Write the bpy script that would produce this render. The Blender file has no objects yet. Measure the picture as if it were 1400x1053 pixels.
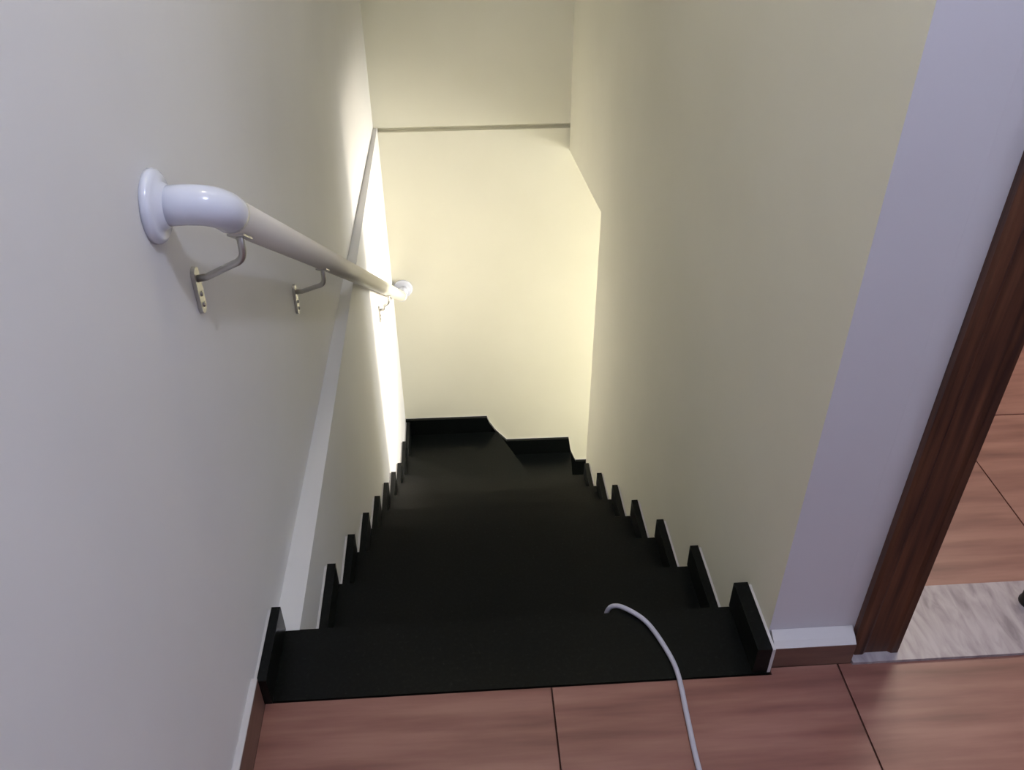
import bpy, bmesh, math, random
from mathutils import Vector, Matrix

SC = bpy.context.scene
COL = SC.collection

# ------------------------------------------------------------------ camera
EYE = 1.32
F, PITCH, YAW, ROLL = 1194.96, 0.6338, 0.0601, -0.0050
cam_d = bpy.data.cameras.new('camera')
cam = bpy.data.objects.new('camera', cam_d)
COL.objects.link(cam)
cam_d.sensor_width = 36.0
cam_d.lens = F / 1400 * 36
cam_d.clip_start = 0.02
_R = Vector((math.cos(YAW), -math.sin(YAW), 0))
_F0 = Vector((math.sin(YAW), math.cos(YAW), 0))
_F = _F0 * math.cos(PITCH) - Vector((0, 0, math.sin(PITCH)))
_U = _F0 * math.sin(PITCH) + Vector((0, 0, math.cos(PITCH)))
c, s = math.cos(ROLL), math.sin(ROLL)
RX, UX = _R * c + _U * s, -_R * s + _U * c
m = Matrix((RX, UX, -_F)).transposed().to_4x4()
m.translation = Vector((0, 0, EYE))
cam.matrix_world = m
SC.camera = cam

# ------------------------------------------------------------------ view, world, lights
SC.view_settings.view_transform = 'Standard'
SC.view_settings.look = 'None'
SC.view_settings.gamma = 1.0
SC.view_settings.use_curve_mapping = False
SC.view_settings.exposure = 0.0

w = bpy.data.worlds.new('world'); SC.world = w
w.use_nodes = True
w.node_tree.nodes['Background'].inputs[0].default_value = (0.75, 0.85, 1.0, 1)
w.node_tree.nodes['Background'].inputs[1].default_value = 0.6


def lamp(name, kind, loc, power, color, aim=None, size=None, size_y=None):
    d = bpy.data.lights.new(name, kind)
    d.energy = power; d.color = color
    o = bpy.data.objects.new(name, d); COL.objects.link(o)
    o.location = loc
    if kind == 'AREA':
        d.size = size
        if size_y:
            d.shape = 'RECTANGLE'; d.size_y = size_y
    elif size is not None:
        d.shadow_soft_size = size
    if aim:
        o.rotation_euler = (Vector(aim) - Vector(loc)).to_track_quat('-Z', 'Y').to_euler()
    return o

# ceiling lamp over the landing, cool
lamp('ceiling_lamp_light', 'POINT', (0.50, 0.47, 2.30), 33.0, (0.74, 0.79, 1.0), size=0.07)
# added cool fill from the right, standing in for the upper room's daylight
lamp('upper_fill_light', 'AREA', (2.6, -0.45, 1.55), 9.0, (0.70, 0.76, 1.0), aim=(-0.38, 0.1, 1.0), size=1.2, size_y=1.1)
# added warm fill over the stairs, lifts the stairwell walls
lamp('stair_fill_light', 'POINT', (0.06, 1.60, 2.32), 8.0, (1.0, 0.90, 0.62), size=0.10)
# daylight through the glazed end of the lower flight
lamp('lower_window_light', 'AREA', (2.30, 3.27, -0.90), 52.0, (1.0, 0.975, 0.94), aim=(0.0, 3.34, -0.9), size=0.70, size_y=0.9)
# added narrow light standing in for sun reflected up off the granite
lamp('sun_bounce_light', 'AREA', (2.50, 2.97, -1.30), 8.5, (1.0, 0.88, 0.70), aim=(-0.33, 2.93, -0.55), size=0.22, size_y=0.50).data.spread = math.radians(36)
# next room
lamp('next_room_light', 'AREA', (1.7, 2.6, 2.3), 26.0, (1.0, 0.86, 0.70), aim=(1.6, 2.0, 0.0), size=0.9, size_y=0.9)

# ------------------------------------------------------------------ helpers

def tag(o, label=None, cat=None, group=None, kind=None):
    if label: o['label'] = label
    if cat: o['category'] = cat
    if group: o['group'] = group
    if kind: o['kind'] = kind
    return o


def mesh_obj(name, bm, mats, parent=None, smooth=False, bevel=0.0, segs=2):
    me = bpy.data.meshes.new(name)
    if bevel > 0:
        es = [e for e in bm.edges if len(e.link_faces) == 2 and e.calc_face_angle(0) > 0.6]
        bmesh.ops.bevel(bm, geom=es, offset=bevel, segments=segs, profile=0.5, affect='EDGES')
    bmesh.ops.recalc_face_normals(bm, faces=bm.faces)
    bm.to_mesh(me); bm.free()
    if not isinstance(mats, (list, tuple)): mats = [mats]
    for mt in mats: me.materials.append(mt)
    if smooth:
        for p in me.polygons: p.use_smooth = True
    o = bpy.data.objects.new(name, me); COL.objects.link(o)
    if parent: o.parent = parent
    return o


def empty(name, loc=(0, 0, 0)):
    o = bpy.data.objects.new(name, None); COL.objects.link(o); o.location = loc
    o.empty_display_size = 0.05
    return o


def box(bm, x0, x1, y0, y1, z0, z1):
    v = [bm.verts.new(p) for p in ((x0, y0, z0), (x1, y0, z0), (x1, y1, z0), (x0, y1, z0),
                                   (x0, y0, z1), (x1, y0, z1), (x1, y1, z1), (x0, y1, z1))]
    for f in ((0, 3, 2, 1), (4, 5, 6, 7), (0, 1, 5, 4), (1, 2, 6, 5), (2, 3, 7, 6), (3, 0, 4, 7)):
        bm.faces.new([v[i] for i in f])


def bx(*a):
    bm = bmesh.new(); box(bm, *a); return bm


def prism_z(bm, pts, z0, z1):
    """pts: plan outline (x, y)."""
    a = [bm.verts.new((x, y, z0)) for x, y in pts]
    b = [bm.verts.new((x, y, z1)) for x, y in pts]
    n = len(pts)
    bm.faces.new(a[::-1]); bm.faces.new(b)
    for i in range(n): bm.faces.new((a[i], a[(i + 1) % n], b[(i + 1) % n], b[i]))


def prism_x(bm, pts, xa, xb):
    """pts: (y, z) outline; xa, xb functions of y (or numbers)."""
    fa = xa if callable(xa) else (lambda y: xa)
    fb = xb if callable(xb) else (lambda y: xb)
    a = [bm.verts.new((fa(y), y, z)) for y, z in pts]
    b = [bm.verts.new((fb(y), y, z)) for y, z in pts]
    n = len(pts)
    bm.faces.new(a[::-1]); bm.faces.new(b)
    for i in range(n): bm.faces.new((a[i], a[(i + 1) % n], b[(i + 1) % n], b[i]))


def prism_y(bm, pts, y0, y1):
    a = [bm.verts.new((x, y0, z)) for x, z in pts]
    b = [bm.verts.new((x, y1, z)) for x, z in pts]
    n = len(pts)
    bm.faces.new(a); bm.faces.new(b[::-1])
    for i in range(n): bm.faces.new((a[i], a[(i + 1) % n], b[(i + 1) % n], b[i]))


def tube(bm, pts, rad, n=20, caps=True):
    pts = [Vector(p) for p in pts]
    rads = rad if isinstance(rad, (list, tuple)) else [rad] * len(pts)
    rings = []
    up = None
    for i, p in enumerate(pts):
        t = (pts[min(i + 1, len(pts) - 1)] - pts[max(i - 1, 0)]).normalized()
        if up is None:
            up = Vector((0, 0, 1)) if abs(t.z) < 0.9 else Vector((0, 1, 0))
        u = (up - t * up.dot(t)).normalized(); up = u
        v = t.cross(u)
        rings.append([bm.verts.new(p + (u * math.cos(2 * math.pi * k / n) + v * math.sin(2 * math.pi * k / n)) * rads[i]) for k in range(n)])
    for a, b in zip(rings, rings[1:]):
        for k in range(n): bm.faces.new((a[k], a[(k + 1) % n], b[(k + 1) % n], b[k]))
    if caps:
        bm.faces.new(rings[0][::-1]); bm.faces.new(rings[-1])


def bez(p0, p1, p2, n=10):
    p0, p1, p2 = map(Vector, (p0, p1, p2))
    return [p0 * (1 - t) ** 2 + p1 * 2 * t * (1 - t) + p2 * t * t for t in [i / n for i in range(n + 1)]]


def catmull(P, n=10):
    P = [Vector(p) for p in P]; P = [P[0] * 2 - P[1]] + P + [P[-1] * 2 - P[-2]]
    out = []
    for i in range(1, len(P) - 2):
        for k in range(n):
            t = k / n
            out.append(0.5 * ((2 * P[i]) + (P[i + 1] - P[i - 1]) * t + (2 * P[i - 1] - 5 * P[i] + 4 * P[i + 1] - P[i + 2]) * t * t
                              + (3 * P[i] - P[i - 1] - 3 * P[i + 1] + P[i + 2]) * t ** 3))
    out.append(P[-2]); return out

# ------------------------------------------------------------------ materials

def mat(name, col, rough=0.6, spec=0.5, metal=0.0):
    mt = bpy.data.materials.new(name); mt.use_nodes = True
    b = mt.node_tree.nodes['Principled BSDF']
    b.inputs['Base Color'].default_value = (*col, 1)
    b.inputs['Roughness'].default_value = rough
    b.inputs['Specular IOR Level'].default_value = spec
    b.inputs['Metallic'].default_value = metal
    return mt


def nodes(mt):
    return mt.node_tree.nodes, mt.node_tree.links, mt.node_tree.nodes['Principled BSDF']


def noise_mat(name, stops, scale, vscale=(1, 1, 1), rough=0.6, detail=4, bump=0.0, spec=0.5, distortion=0.0, per_object=0.0):
    mt = mat(name, stops[0][1], rough, spec)
    N, L, b = nodes(mt)
    tc = N.new('ShaderNodeTexCoord'); mp = N.new('ShaderNodeMapping')
    geo = N.new('ShaderNodeNewGeometry')
    mp.inputs['Scale'].default_value = vscale
    L.new(geo.outputs['Position'], mp.inputs['Vector'])
    nz = N.new('ShaderNodeTexNoise'); nz.inputs['Scale'].default_value = scale
    nz.inputs['Detail'].default_value = detail; nz.inputs['Distortion'].default_value = distortion
    if per_object:
        oi = N.new('ShaderNodeObjectInfo'); ml = N.new('ShaderNodeMath'); ml.operation = 'MULTIPLY'
        ml.inputs[1].default_value = per_object
        L.new(oi.outputs['Random'], ml.inputs[0])
        ad = N.new('ShaderNodeVectorMath'); ad.operation = 'ADD'
        cb = N.new('ShaderNodeCombineXYZ'); L.new(ml.outputs[0], cb.inputs[0]); L.new(ml.outputs[0], cb.inputs[1])
        L.new(mp.outputs[0], ad.inputs[0]); L.new(cb.outputs[0], ad.inputs[1])
        L.new(ad.outputs[0], nz.inputs['Vector'])
    else:
        L.new(mp.outputs[0], nz.inputs['Vector'])
    cr = N.new('ShaderNodeValToRGB')
    while len(cr.color_ramp.elements) < len(stops): cr.color_ramp.elements.new(0.5)
    for e, (p, cc) in zip(cr.color_ramp.elements, stops):
        e.position = p; e.color = (*cc, 1)
    L.new(nz.outputs['Fac'], cr.inputs['Fac']); L.new(cr.outputs[0], b.inputs['Base Color'])
    if bump:
        bp = N.new('ShaderNodeBump'); bp.inputs['Strength'].default_value = bump; bp.inputs['Distance'].default_value = 0.003
        L.new(nz.outputs['Fac'], bp.inputs['Height']); L.new(bp.outputs[0], b.inputs['Normal'])
    return mt

M_coolw = noise_mat('wall_paint_cool_lit', [(0.35, (0.66, 0.65, 0.69)), (0.65, (0.69, 0.68, 0.72))], 2.5, rough=0.75, spec=0.25)  # same wall paint, upper room's cool light put into the colour
M_warmw = noise_mat('wall_paint_warm_lit', [(0.35, (0.78, 0.76, 0.63)), (0.65, (0.81, 0.79, 0.66))], 2.5, rough=0.7, spec=0.25)  # same wall paint, stairwell's warm light put into the colour
M_leftw = noise_mat('wall_paint_left_lit', [(0.35, (0.725, 0.72, 0.72)), (0.65, (0.755, 0.75, 0.75))], 2.5, rough=0.7, spec=0.25)  # same wall paint, made bluer to carry cool light on the left wall
M_ceil = mat('ceiling_paint', (0.7, 0.7, 0.68), 0.8)
M_tile = noise_mat('wood_look_tile', [(0.30, (0.165, 0.066, 0.050)), (0.48, (0.245, 0.108, 0.084)), (0.60, (0.30, 0.142, 0.110)), (0.75, (0.35, 0.18, 0.135))],
                   3.0, (0.9, 9.0, 4.0), rough=0.38, detail=5, per_object=7.0)
M_base = noise_mat('wood_look_skirting', [(0.3, (0.12, 0.06, 0.045)), (0.7, (0.22, 0.12, 0.09))], 3.0, (2, 2, 14), rough=0.4)
M_grout = mat('brown_grout', (0.06, 0.028, 0.022), 0.9, 0.1)
M_granite = noise_mat('black_granite', [(0.45, (0.0025, 0.0032, 0.0032)), (0.66, (0.005, 0.0065, 0.006)), (0.80, (0.02, 0.023, 0.021))],
                      160.0, rough=0.28, detail=3, spec=0.2)
M_mortar = mat('white_mortar', (0.62, 0.60, 0.60), 0.8)
M_marble = noise_mat('grey_white_marble', [(0.30, (0.22, 0.19, 0.21)), (0.47, (0.35, 0.31, 0.33)), (0.62, (0.42, 0.38, 0.40))], 14.0, (4.0, 1.0, 1.0),
                     rough=0.35, detail=6, distortion=0.6)
M_wood = noise_mat('dark_stained_wood', [(0.30, (0.030, 0.009, 0.005)), (0.52, (0.082, 0.029, 0.013)), (0.72, (0.135, 0.052, 0.024))], 6.0, (16, 16, 0.7),
                   rough=0.45, detail=5)
M_plastic = mat('glossy_white_plastic', (0.72, 0.75, 0.86), 0.18, 0.6)
M_rail = mat('off_white_rail_enamel', (0.66, 0.62, 0.54), 0.35)
M_metal = mat('brushed_metal', (0.55, 0.54, 0.52), 0.35, metal=0.9)
M_screw = mat('screw_steel', (0.3, 0.3, 0.3), 0.4, metal=1.0)
M_cable = mat('grey_white_cable_sheath', (0.50, 0.49, 0.56), 0.45)
M_rubber = mat('black_rubber', (0.006, 0.006, 0.008), 0.5)
M_alu = mat('white_window_frame', (0.75, 0.75, 0.75), 0.4)
M_concrete = mat('concrete', (0.35, 0.34, 0.32), 0.9)
M_glass = mat('window_glass', (1, 1, 1), 0.0)
M_glass.node_tree.nodes['Principled BSDF'].inputs['Transmission Weight'].default_value = 1.0
M_diff = mat('lamp_diffuser', (0.9, 0.9, 0.9), 0.4)
_b = M_diff.node_tree.nodes['Principled BSDF']
_b.inputs['Emission Color'].default_value = (0.85, 0.88, 1, 1); _b.inputs['Emission Strength'].default_value = 2.0

# ------------------------------------------------------------------ dimensions (metres; floor at z = 0)
A, B0, T, R_ = 0.9074, 1.0566, 0.2761, 0.1938     # slab front, first nosing, going, rise
BACK, END = 3.675, 2.8145                          # back wall, end of the right wall
CEIL = 2.45


def lerp(y, y0, v0, y1, v1):
    return v0 + (v1 - v0) * (y - y0) / (y1 - y0)
XU = lambda y: lerp(y, 1.05, -0.379, BACK, -0.366)    # left wall, above the ledge
XL = lambda y: lerp(y, 1.05, -0.332, BACK, -0.349)    # left wall of the stairwell, below the ledge
XR = lambda y: lerp(y, 0.907, 0.507, BACK, 0.478)     # right wall
Y_ = lambda k: B0 + k * T

# ------------------------------------------------------------------ walls
bm = bmesh.new(); prism_x(bm, [(-1.7, 0), (BACK + 0.02, 0), (BACK + 0.02, CEIL), (-1.7, CEIL)], -0.60, XU)
tag(mesh_obj('wall_left', bm, M_leftw), kind='structure')
bm = bmesh.new(); prism_x(bm, [(B0, -2.9), (BACK + 0.02, -2.9), (BACK + 0.02, 0), (B0, 0)], -0.60, XL)
tag(mesh_obj('wall_left_lower', bm, M_leftw, bevel=0.003), kind='structure')
bm = bx(-0.6, 0.60, BACK, BACK + 0.2, 0.0, CEIL)
tag(mesh_obj('wall_back', bm, M_warmw, bevel=0.003), kind='structure')
bm = bx(-0.6, 2.9, BACK + 0.004, BACK + 0.2, -2.9, -0.022)
box(bm, -0.6, 0.60, BACK + 0.03, BACK + 0.2, -0.03, 0.01)
tag(mesh_obj('wall_back_lower', bm, M_warmw), kind='structure')
bm = bmesh.new()
prism_x(bm, [(0.95, CEIL), (0.95, 0.0), (B0 - 0.02, 0.0), (B0 - 0.02, -2.9), (END, -2.9), (END, -0.013), (END + 0.12, -0.03), (BACK, -0.119), (BACK, CEIL)], XR, 0.62)
wr = mesh_obj('wall_right', bm, [M_warmw, M_coolw], bevel=0.004)
for p in wr.data.polygons:
    if p.normal.y < -0.8 and p.center.y < 1.0: p.material_index = 1  # end face gets the cool-light tint of the same paint
tag(wr, kind='structure')
# wall with the doorway
tag(mesh_obj('wall_front', bx(0.6201, 0.668, 0.95, 1.08, 0, CEIL), M_coolw), kind='structure')
tag(mesh_obj('wall_over_door', bx(0.668, 1.53, 0.95, 1.08, 2.12, CEIL), M_coolw), kind='structure')
tag(mesh_obj('wall_front_right', bx(1.53, 2.7, 0.95, 1.08, 0, CEIL), M_coolw), kind='structure')
tag(mesh_obj('wall_right_room', bx(2.7, 2.85, -1.7, 3.9, -0.12, CEIL), M_coolw), kind='structure')
tag(mesh_obj('wall_behind', bx(-0.6, 2.85, -1.85, -1.7, -0.12, CEIL), M_coolw), kind='structure')
tag(mesh_obj('wall_far_room', bx(0.6201, 2.7, BACK, BACK + 0.2, -0.0, CEIL), M_coolw), kind='structure')
tag(mesh_obj('ceiling', bx(-0.6, 2.85, -1.85, 3.9, CEIL, CEIL + 0.12), M_ceil), kind='structure')
# lower flight shell
tag(mesh_obj('wall_flight_near', bx(0.6201, 2.7, END - 0.12, END, -2.9, -0.13), M_warmw), kind='structure')
we = bx(2.6, 2.72, END, BACK, -2.9, -2.15); box(we, 2.6, 2.72, END, BACK, -0.42, -0.13)
box(we, 2.6, 2.72, END, END + 0.04, -2.15, -0.42); box(we, 2.6, 2.72, BACK - 0.04, BACK, -2.15, -0.42)
tag(mesh_obj('wall_flight_end', we, M_warmw), kind='structure')
tag(mesh_obj('floor_lower', bx(-0.6, 2.75, END, BACK, -2.95, -2.70), M_concrete), kind='structure')
win = empty('window_1', (2.66, (END + BACK) / 2, -2.15)); tag(win, kind='structure')
y0, y1 = END + 0.04 - win.location.y, BACK - 0.04 - win.location.y
fr = bmesh.new()
box(fr, -0.03, 0.03, y0, y0 + 0.04, 0, 1.73); box(fr, -0.03, 0.03, y1 - 0.04, y1, 0, 1.73)
box(fr, -0.03, 0.03, y0 + 0.04, y1 - 0.04, 0, 0.04); box(fr, -0.03, 0.03, y0 + 0.04, y1 - 0.04, 1.69, 1.73)
box(fr, -0.03, 0.03, -0.02, 0.02, 0.04, 1.69)
mesh_obj('window_frame', fr, M_alu, win)
for a_, b_ in ((y0 + 0.04, -0.02), (0.02, y1 - 0.04)):
    mesh_obj('pane', bx(-0.003, 0.003, a_, b_, 0.04, 1.69), M_glass, win)

# ------------------------------------------------------------------ floor: wood-look tiles over a grout bed
fl = bmesh.new()
box(fl, -0.6, 2.85, -1.85, A, -0.12, -0.004)
box(fl, 0.6201, 2.85, A, 3.9, -0.12, -0.004)
box(fl, 0.5075, 0.6201, A, 0.95, -0.12, -0.004)
floor = tag(mesh_obj('floor', fl, M_grout), kind='structure')
G = 0.5111; GX = 0.1202; J = 0.0016


def tile(x0, x1, y0, y1):
    if x1 - x0 < 0.02 or y1 - y0 < 0.02: return
    mesh_obj('tile', bx(x0 + J, x1 - J, y0 + J, y1 - J, -0.0045, 0.0), M_tile, floor, bevel=0.0008, segs=1)
xs = [-0.371, GX] + [GX + G * i for i in range(1, 6)]
xs = [x for x in xs if x < 2.68] + [2.69]
ys = [A - J]
while ys[-1] > -1.69: ys.append(max(ys[-1] - G, -1.69))
for ya, yb in zip(ys[1:], ys[:-1]):
    for xa, xb in zip(xs[:-1], xs[1:]): tile(xa, xb, ya, yb)
AE = A + 0.011
for o in list(floor.children):
    vs = [v.co for v in o.data.vertices]
    x1 = max(v.x for v in vs); x0 = min(v.x for v in vs); y1 = max(v.y for v in vs)
    if y1 > A - 0.01 and x1 > 0.55:
        # the first row runs on past the granite, up to the wall
        y0 = min(v.y for v in vs)
        pts = [(x0, y0), (x1, y0), (x1, AE), (max(x0, 0.509), AE)] + ([(0.509, A - 2 * J), (x0, A - 2 * J)] if x0 < 0.5 else [])
        bm = bmesh.new(); prism_z(bm, pts, -0.0045, 0.0)
        bpy.data.objects.remove(o)
        mesh_obj('tile', bm, M_tile, floor, bevel=0.0008, segs=1)
ys = [1.078 + G * i for i in range(6)]; ys = [y for y in ys if y < BACK] + [BACK]
xs2 = [0.63] + [x for x in xs if x > 0.66]
for ya, yb in zip(ys[:-1], ys[1:]):
    for xa, xb in zip(xs2[:-1], xs2[1:]): tile(xa, xb, ya, yb)

# ------------------------------------------------------------------ staircase
stair = empty('staircase', (0, B0, -2.70))
tag(stair, 'narrow flight of black granite steps going down between two pale walls and turning right', 'staircase')
SO = Vector(stair.location)


def srt(name, bm, mt, bevel=0.0, parent=stair, **k):
    o = mesh_obj(name, bm, mt, None, bevel=bevel, **k)
    o.data.transform(Matrix.Translation(-SO)); o.parent = parent
    return o
NO = 0.012; TH = 0.025
# threshold slab at floor level
bm = bmesh.new(); prism_z(bm, [(-0.372, A), (0.505, A), (0.505, B0 - 0.022), (XR(B0) - 0.002, B0 - 0.022), (XR(B0) - 0.002, B0), (XL(B0) + 0.001, B0), (XL(B0) + 0.001, B0 - 0.0012), (-0.372, B0 - 0.0012)][::1], -TH, 0.001)
srt('landing_slab', bm, M_granite, bevel=0.003)
SK = 0.062; ST = 0.018; MT = 0.006


def side_skirting(y0, y1, z, left, h=SK, wall=None, z_low=None, st=ST):
    """Upright granite strip along a side wall with the mortar line that beds it."""
    if left: w0 = wall or XL; sg = 1
    else: w0 = wall or XR; sg = -1
    bm = bmesh.new(); prism_x(bm, [(y0, z), (y1, z), (y1, z + h), (y0, z + h)], lambda y: w0(y) + sg * (MT), lambda y: w0(y) + sg * (MT + st))
    o = srt('skirting', bm, M_granite, bevel=0.002, segs=1)
    bm = bmesh.new(); prism_x(bm, [(y0, z), (y1 - 0.004, z), (y1 - 0.004, z + h - 0.002), (y0, z + h - 0.002)], lambda y: w0(y) + sg * 0.0003, lambda y: w0(y) + sg * MT)
    srt('mortar_bed', bm, M_mortar)
    return o
side_skirting(A - 0.004, B0 + 0.002, 0.001, True, wall=XU, h=0.064, st=0.016)
side_skirting(A + 0.002, B0 + 0.003, 0.001, False, h=0.064, st=0.026)

# risers and treads of the straight part
for k in range(1, 8):
    z = -k * R_
    ya = Y_(k - 1)
    # riser below nosing k-1
    bm = bmesh.new(); prism_z(bm, [(XL(ya) + 0.001, ya - NO - 0.02), (XR(ya) - 0.001, ya - NO - 0.02), (XR(ya) - 0.001, ya - NO), (XL(ya) + 0.001, ya - NO)], z, z + R_ - TH)
    srt('riser', bm, M_granite)
    yb = Y_(k)
    if k < 7:
        pts = [(XL(ya) + 0.001, ya - NO - 0.02), (XR(ya) - 0.001, ya - NO - 0.02), (XR(yb) - 0.001, yb), (XL(yb) + 0.001, yb)]
    else:
        pts = [(XL(ya) + 0.001, ya - NO - 0.02), (XR(ya) - 0.001, ya - NO - 0.02), (XR(END) - 0.001, END + 0.002), (XL(yb) + 0.001, yb)]
    bm = bmesh.new(); prism_z(bm, pts, z - TH, z)
    srt('tread', bm, M_granite, bevel=0.004)
    side_skirting(ya - NO, (yb + 0.005), z, True)
    side_skirting(ya - NO, (yb + 0.005) if k < 7 else END - 0.002, z, False)

# winders and the first steps of the lower flight
PV = Vector((XR(END), END + 0.002))
ZW = {7: -7 * R_, 8: -1.52, 9: -1.68, 10: -1.85, 11: -2.02, 12: -2.19, 13: -2.36, 14: -2.53}
P78 = Vector((XL(Y_(7)) + 0.001, Y_(7))); P89 = Vector((XL(3.32) + 0.001, 3.32)); CNR = Vector((XL(BACK) + 0.001, BACK + 0.003))
P910 = Vector((0.130, BACK + 0.003)); P1011 = Vector((0.545, BACK + 0.003))


def under(a, b, d=NO + 0.02):
    """the line a-b pushed back (under the nosing above), on its uphill side"""
    n = Vector((b - a)).normalized(); n = Vector((-n.y, n.x)) * d
    return a + n, b + n


def winder(z, near, far, extra=None):
    (n0, n1), (f0, f1) = near, far
    pts = [n0, n1] + ([extra] if extra else []) + [f1] + ([f0] if (f0 - n0).length > 1e-4 else [])
    bm = bmesh.new(); prism_z(bm, [(p.x, p.y) for p in pts], z - TH, z)
    srt('tread', bm, M_granite, bevel=0.003)


def riser_line(a, b, z0, z1):
    """riser under the nosing a-b (a is at the pivot), 12 mm behind it"""
    d = (b - a).normalized(); n = Vector((d.y, -d.x))       # uphill side
    if n.dot(Vector((-0.3, -1))) < 0: n = -n
    q = [a + n * NO, b + n * NO, b + n * (NO + 0.018), a + n * (NO + 0.018)]
    q = [Vector((max(p.x, XL(p.y) + 0.001), min(p.y, BACK + 0.003))) for p in q]
    bm = bmesh.new(); prism_z(bm, [(p.x, p.y) for p in q], z0, z1)
    srt('riser', bm, M_granite)
# each winder runs a little under the one above it
back_off = lambda p, dx, dy: Vector((p.x + dx, p.y + dy))
winder(ZW[8], (back_off(PV, 0, -0.0), back_off(P78, 0, -0.03)), (PV, P89))
winder(ZW[9], (back_off(PV, 0, 0.0), back_off(P89, 0, -0.03)), (PV, P910), CNR)
winder(ZW[10], (back_off(PV, -0.0, 0), back_off(P910, -0.03, 0)), (PV, P1011))
riser_line(PV, P78, ZW[8], ZW[7] - TH)
riser_line(PV, P89, ZW[9], ZW[8] - TH)
riser_line(PV, P910, ZW[10], ZW[9] - TH)
riser_line(PV, P1011, ZW[11], ZW[10] - TH)
xw = 0.545
for k in range(11, 15):
    z = ZW[k]
    if k == 11: pts = [(PV.x, PV.y), (P1011.x - 0.03, BACK + 0.003), (xw + 0.27, BACK + 0.003), (xw + 0.27, END + 0.002)]
    else: pts = [(xw - 0.03, END + 0.002), (xw - 0.03, BACK + 0.003), (xw + 0.27, BACK + 0.003), (xw + 0.27, END + 0.002)]
    bm = bmesh.new(); prism_z(bm, pts[::-1], z - TH, z)
    srt('tread', bm, M_granite, bevel=0.003)
    if k > 11:
        srt('riser', bx(xw - 0.03, xw - NO, END + 0.002, BACK + 0.003, z, z + 0.17 - TH), M_granite)
    xw += 0.27
srt('riser', bx(xw - 0.03, xw - NO, END + 0.002, BACK + 0.003, -2.70, ZW[14] - TH), M_granite)

side_skirting(P78.y - NO, P89.y + 0.005, ZW[8], True, h=0.075)
side_skirting(P89.y - NO, BACK - 0.02, ZW[9], True, h=0.095)
# stepped strip along the back wall


def back_skirting(pts):
    bm = bmesh.new(); prism_y(bm, pts, BACK - 0.020, BACK - 0.003)
    srt('skirting', bm, M_granite, bevel=0.002, segs=1)
    bm = bmesh.new(); prism_y(bm, [(x, z - 0.002) for x, z in pts], BACK - 0.003, BACK + 0.003)
    srt('mortar_bed', bm, M_mortar)
back_skirting([(CNR.x + 0.002, ZW[9]), (0.130, ZW[9]), (0.100, -1.625), (0.085, -1.582), (CNR.x + 0.002, -1.579)])
back_skirting([(0.105, ZW[10]), (0.545, ZW[10]), (0.530, -1.753), (0.190, -1.750), (0.131, ZW[9] + 0.001), (0.105, -1.632)])
back_skirting([(0.52, ZW[11]), (0.815, ZW[11]), (0.80, -1.925), (0.575, -1.920), (0.546, ZW[10] + 0.001)])
back_skirting([(0.79, ZW[12]), (1.085, ZW[12]), (1.07, -2.09), (0.845, -2.09), (0.816, ZW[11] + 0.001)])

# ------------------------------------------------------------------ skirtings of the upper room
b1 = empty('baseboard_left', (-0.378, 0, 0)); tag(b1, kind='structure')
mesh_obj('skirting_tile', bx(0.0, 0.008, -1.69, A - 0.006, 0.0, 0.072), M_base, b1)
bm = bmesh.new(); prism_x(bm, [(-1.69, 0.072), (A - 0.006, 0.072), (A - 0.006, 0.076), (-1.69, 0.076)], -0.012, 0.008)
box(bm, -0.012, -0.0005, -1.69, A - 0.006, 0.0, 0.072)
mesh_obj('mortar_bed', bm, M_mortar, b1)
b2 = empty('baseboard_front', (0.51, A + 0.012, 0)); tag(b2, kind='structure')
mesh_obj('skirting_tile', bx(0.0, 0.145, 0.0, 0.008, 0.0, 0.050), M_base, b2)
bm = bmesh.new(); prism_x(bm, [(0.0082, 0.0), (0.030, 0.0), (0.030, 0.066), (0.012, 0.058), (0.001, 0.0505), (0.0082, 0.0503)], 0.0, 0.145)
mesh_obj('mortar_bed', bm, M_mortar, b2)

# ------------------------------------------------------------------ doorway: casing, jambs, marble sill
door = empty('door_frame', (0.66, 0.95, 0.006)); tag(door, 'dark stained wooden frame of the doorway to the right of the stairs', 'door frame')


def casing_prof(x0, x1, z0, z1, flip=False):
    """moulded vertical casing: profile in plan, extruded in z"""
    w = x1 - x0
    pr = [(0, -0.0005), (0, -0.014), (0.006, -0.019), (0.020, -0.019), (0.026, -0.015), (w - 0.022, -0.015), (w - 0.016, -0.019), (w - 0.004, -0.019), (w, -0.014), (w, -0.0005)]
    if flip: pr = [(w - a, b) for a, b in pr][::-1]
    bm = bmesh.new(); prism_z(bm, [(x0 + a, b) for a, b in pr], z0, z1); return bm
mesh_obj('casing', casing_prof(0.0, 0.088, 0, 2.18), M_wood, door)
mesh_obj('casing', casing_prof(0.782, 0.870, 0, 2.18, True), M_wood, door)
mesh_obj('head_casing', bx(0.088, 0.782, -0.018, -0.0005, 2.09, 2.18), M_wood, door)
mesh_obj('jamb', bx(0.009, 0.084, -0.0003, 0.132, 0, 2.08), M_wood, door)
mesh_obj('jamb', bx(0.786, 0.868, -0.0003, 0.132, 0, 2.08), M_wood, door)
mesh_obj('head_jamb', bx(0.085, 0.785, -0.0003, 0.132, 2.09, 2.112), M_wood, door)
sill = mesh_obj('door_sill', bx(0.657, 1.55, A + 0.008, 1.077, -0.004, 0.006), M_marble, bevel=0.002)
tag(sill, 'veined grey and white marble sill across the doorway floor', 'door sill')

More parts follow.
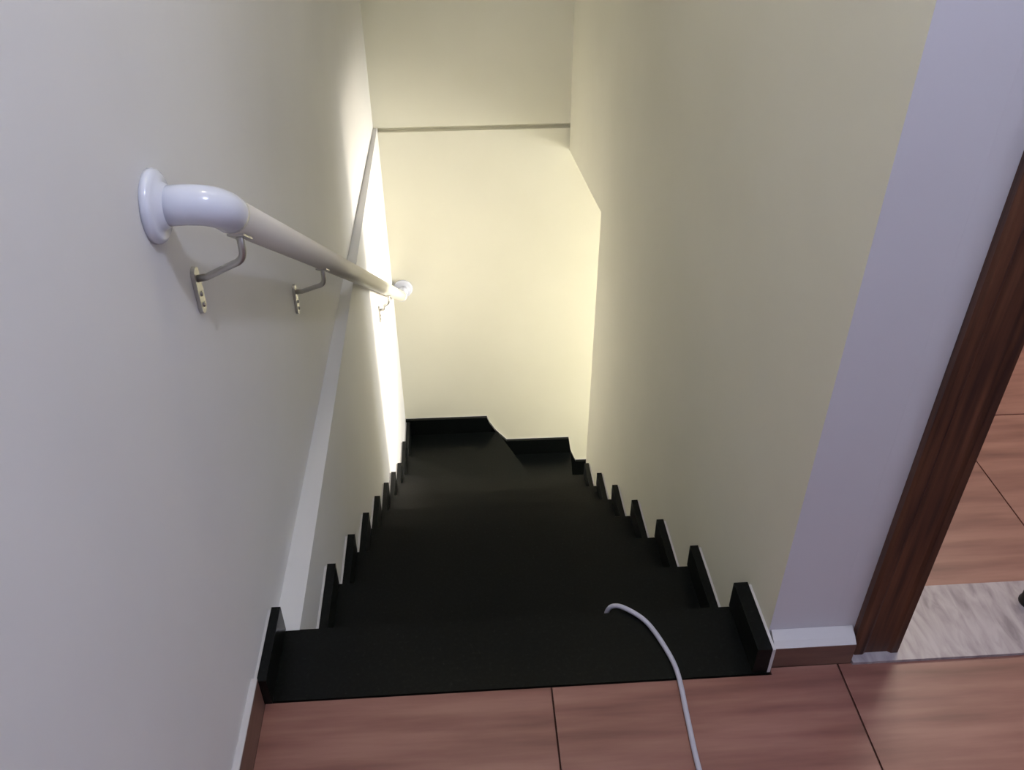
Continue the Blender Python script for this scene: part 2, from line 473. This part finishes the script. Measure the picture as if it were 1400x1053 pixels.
# black rubber door stop on the sill
ds = empty('door_stop', (1.041, 1.025, 0.006)); tag(ds, 'small round black rubber door stop on the marble sill', 'door stop')
bm = bmesh.new()
prof = [(0.0, 0), (0.0205, 0), (0.0205, 0.004), (0.018, 0.007), (0.018, 0.026), (0.0155, 0.031), (0.008, 0.034), (0.0, 0.0345)]
rings = [[bm.verts.new((r * math.cos(a * math.pi / 12), r * math.sin(a * math.pi / 12), z)) for a in range(24)] if r > 0 else [bm.verts.new((0, 0, z))] for r, z in prof]
for p, q in zip(rings, rings[1:]):
    for i in range(24):
        j = (i + 1) % 24
        f = [p[i % len(p)], p[j % len(p)], q[j % len(q)], q[i % len(q)]]
        u = []
        for vv in f:
            if vv not in u: u.append(vv)
        bm.faces.new(u)
mesh_obj('stopper', bm, M_rubber, ds, smooth=True)
bm = bmesh.new(); tube(bm, [(0, 0, 0.034), (0, 0, 0.0355)], 0.004, 12)
mesh_obj('screw', bm, M_screw, ds)

# ------------------------------------------------------------------ handrail
RXX = -0.300; RR = 0.0235
zr = lambda y: 0.767 - 0.637 * (y - 1.161)
rail = empty('handrail', (XU(1.02), 1.02, 0.866)); tag(rail, 'round off-white handrail on the left stair wall with glossy white end elbows', 'handrail')
RO = Vector(rail.location)


def rp(name, bm, mt, parent=rail, **k):
    off = RO
    bm.transform(Matrix.Translation(-off))
    return mesh_obj(name, bm, mt, parent, **k)
# wall flange
bm = bmesh.new()
y0, z0 = 1.018, 0.864
tube(bm, [(XU(y0) + d, y0, z0) for d in (0.0003, 0.006, 0.010, 0.0125, 0.014, 0.020)], [0.046, 0.046, 0.044, 0.039, 0.030, 0.0262], 40)
rp('wall_flange', bm, M_plastic, smooth=True)
# elbow
c0 = Vector((RXX - 0.012, 1.028, 0.856))
path = [Vector((XU(y0) + 0.012, y0, z0)), Vector((RXX - 0.040, y0 + 0.004, z0 - 0.001))]
path += bez((RXX - 0.030, y0 + 0.005, z0 - 0.002), (RXX, 1.024, zr(1.024) + 0.006), (RXX, 1.064, zr(1.064)), 12)
bm = bmesh.new(); tube(bm, path, 0.0250, 32)
rp('elbow', bm, M_plastic, smooth=True)
# rail tube
bm = bmesh.new(); tube(bm, [(RXX, y, zr(y)) for y in (1.055, 2.2, 3.58)], RR, 32)
rp('rail_tube', bm, M_rail, smooth=True)
e0 = Vector((RXX, 3.54, zr(3.54))); ze = zr(3.60)
bm = bmesh.new(); tube(bm, [e0] + bez(e0 + Vector((0, 0.01, -0.00637)), (RXX, 3.602, zr(3.602)), (RXX, BACK - 0.040, ze), 8) + [Vector((RXX, BACK - 0.012, ze))], 0.0250, 28)
rp('elbow', bm, M_plastic, smooth=True)
bm = bmesh.new()
tube(bm, [(RXX, BACK + 0.0035 - d, ze) for d in (0.0, 0.006, 0.010, 0.0125, 0.014, 0.020)], [0.046, 0.046, 0.044, 0.039, 0.030, 0.0262], 40)
rp('wall_flange', bm, M_plastic, smooth=True)
for yb, dy in ((1.085, 0.012), (1.655, 0.03), (2.95, 0.01)):
    zb = zr(yb)
    wallx = XU(yb) if zb > 0.15 else XL(yb)
    zp = zb - 0.115
    bm = bmesh.new(); bmp = bmesh.new()
    # elongated plate with round ends
    n = 10; hw, hh = 0.011, 0.036
    pl = [(yb + dy + hw * math.cos(t), zp + (hh - hw) + hw * math.sin(t)) for t in [math.pi * i / n for i in range(n + 1)]] + \
         [(yb + dy - hw * math.cos(t), zp - (hh - hw) - hw * math.sin(t)) for t in [math.pi * i / n for i in range(n + 1)]]
    prism_x(bmp, pl, wallx + 0.0004, wallx + 0.006)
    br = rp('bracket', bmp, M_metal, bevel=0.001, segs=1)
    q = [Vector((wallx + 0.005, yb + dy, zp + 0.018)), Vector((wallx + 0.02, yb + dy * 0.8, zp + 0.022))]
    q += bez((RXX - 0.018, yb + dy * 0.2, zp + 0.044), (RXX, yb, zp + 0.050), (RXX, yb, zp + 0.068), 6)
    q += [Vector((RXX, yb, zb - RR + 0.004))]
    tube(bm, q, 0.0052, 12)
    rp('bracket_arm', bm, M_metal, parent=br, smooth=True)
    bm = bmesh.new(); box(bm, RXX - 0.011, RXX + 0.011, yb - 0.02, yb + 0.02, -0.0015, 0.0015)
    # saddle follows the slope of the tube
    for vv in bm.verts: vv.co.z += zr(vv.co.y) - RR * 1.19 - 0.0005
    rp('saddle', bm, M_metal, parent=br)
    for sgn in (-1, 1):
        bm = bmesh.new(); zc = zp + sgn * 0.023
        if sgn > 0: zc = zp - 0.006
        tube(bm, [(wallx + 0.006, yb + dy, zc), (wallx + 0.0082, yb + dy, zc)], [0.0042, 0.003], 10)
        rp('screw', bm, M_screw, parent=br)

# ------------------------------------------------------------------ cable over the threshold
cr_ = 0.0045
P = [(0.352, 0.35, cr_), (0.345, 0.60, cr_), (0.339, 0.739, cr_), (0.341, 0.827, cr_), (0.343, 0.915, cr_ + 0.0015), (0.331, 0.972, cr_ + 0.002), (0.310, 1.025, cr_ + 0.0022),
     (0.282, 1.054, 0.0085), (0.258, 1.071, 0.003), (0.244, 1.075, -0.020), (0.240, 1.072, -0.09), (0.238, 1.078, -0.165), (0.250, 1.105, -R_ + cr_ + 0.003), (0.30, 1.120, -R_ + cr_ + 0.003),
     (0.36, 1.110, -R_ + cr_ + 0.003)]
bm = bmesh.new(); tube(bm, catmull(P, 8), cr_, 12)
cb = mesh_obj('cable', bm, M_cable, smooth=True)
tag(cb, 'thin pale grey cable lying across the tiles and hanging over the top step', 'cable')

# ------------------------------------------------------------------ ceiling lamp over the landing (above the frame), added fixture over the stairs
for lx, ly, lab in ((0.50, 0.47, 'round flush ceiling light above the landing'), (0.06, 1.60, 'added round ceiling fixture above the stairs, for the unseen warm fill')):
    cl = empty('ceiling_light', (lx, ly, CEIL)); tag(cl, lab, 'light', 'flush ceiling lights')
    bm = bmesh.new(); tube(bm, [(0, 0, -0.0005), (0, 0, -0.03)], 0.10, 32)
    mesh_obj('base', bm, M_alu, cl)
    bm = bmesh.new(); tube(bm, [(0, 0, -0.0302), (0, 0, -0.045), (0, 0, -0.052)], [0.09, 0.085, 0.06], 32)
    mesh_obj('diffuser', bm, M_diff, cl)
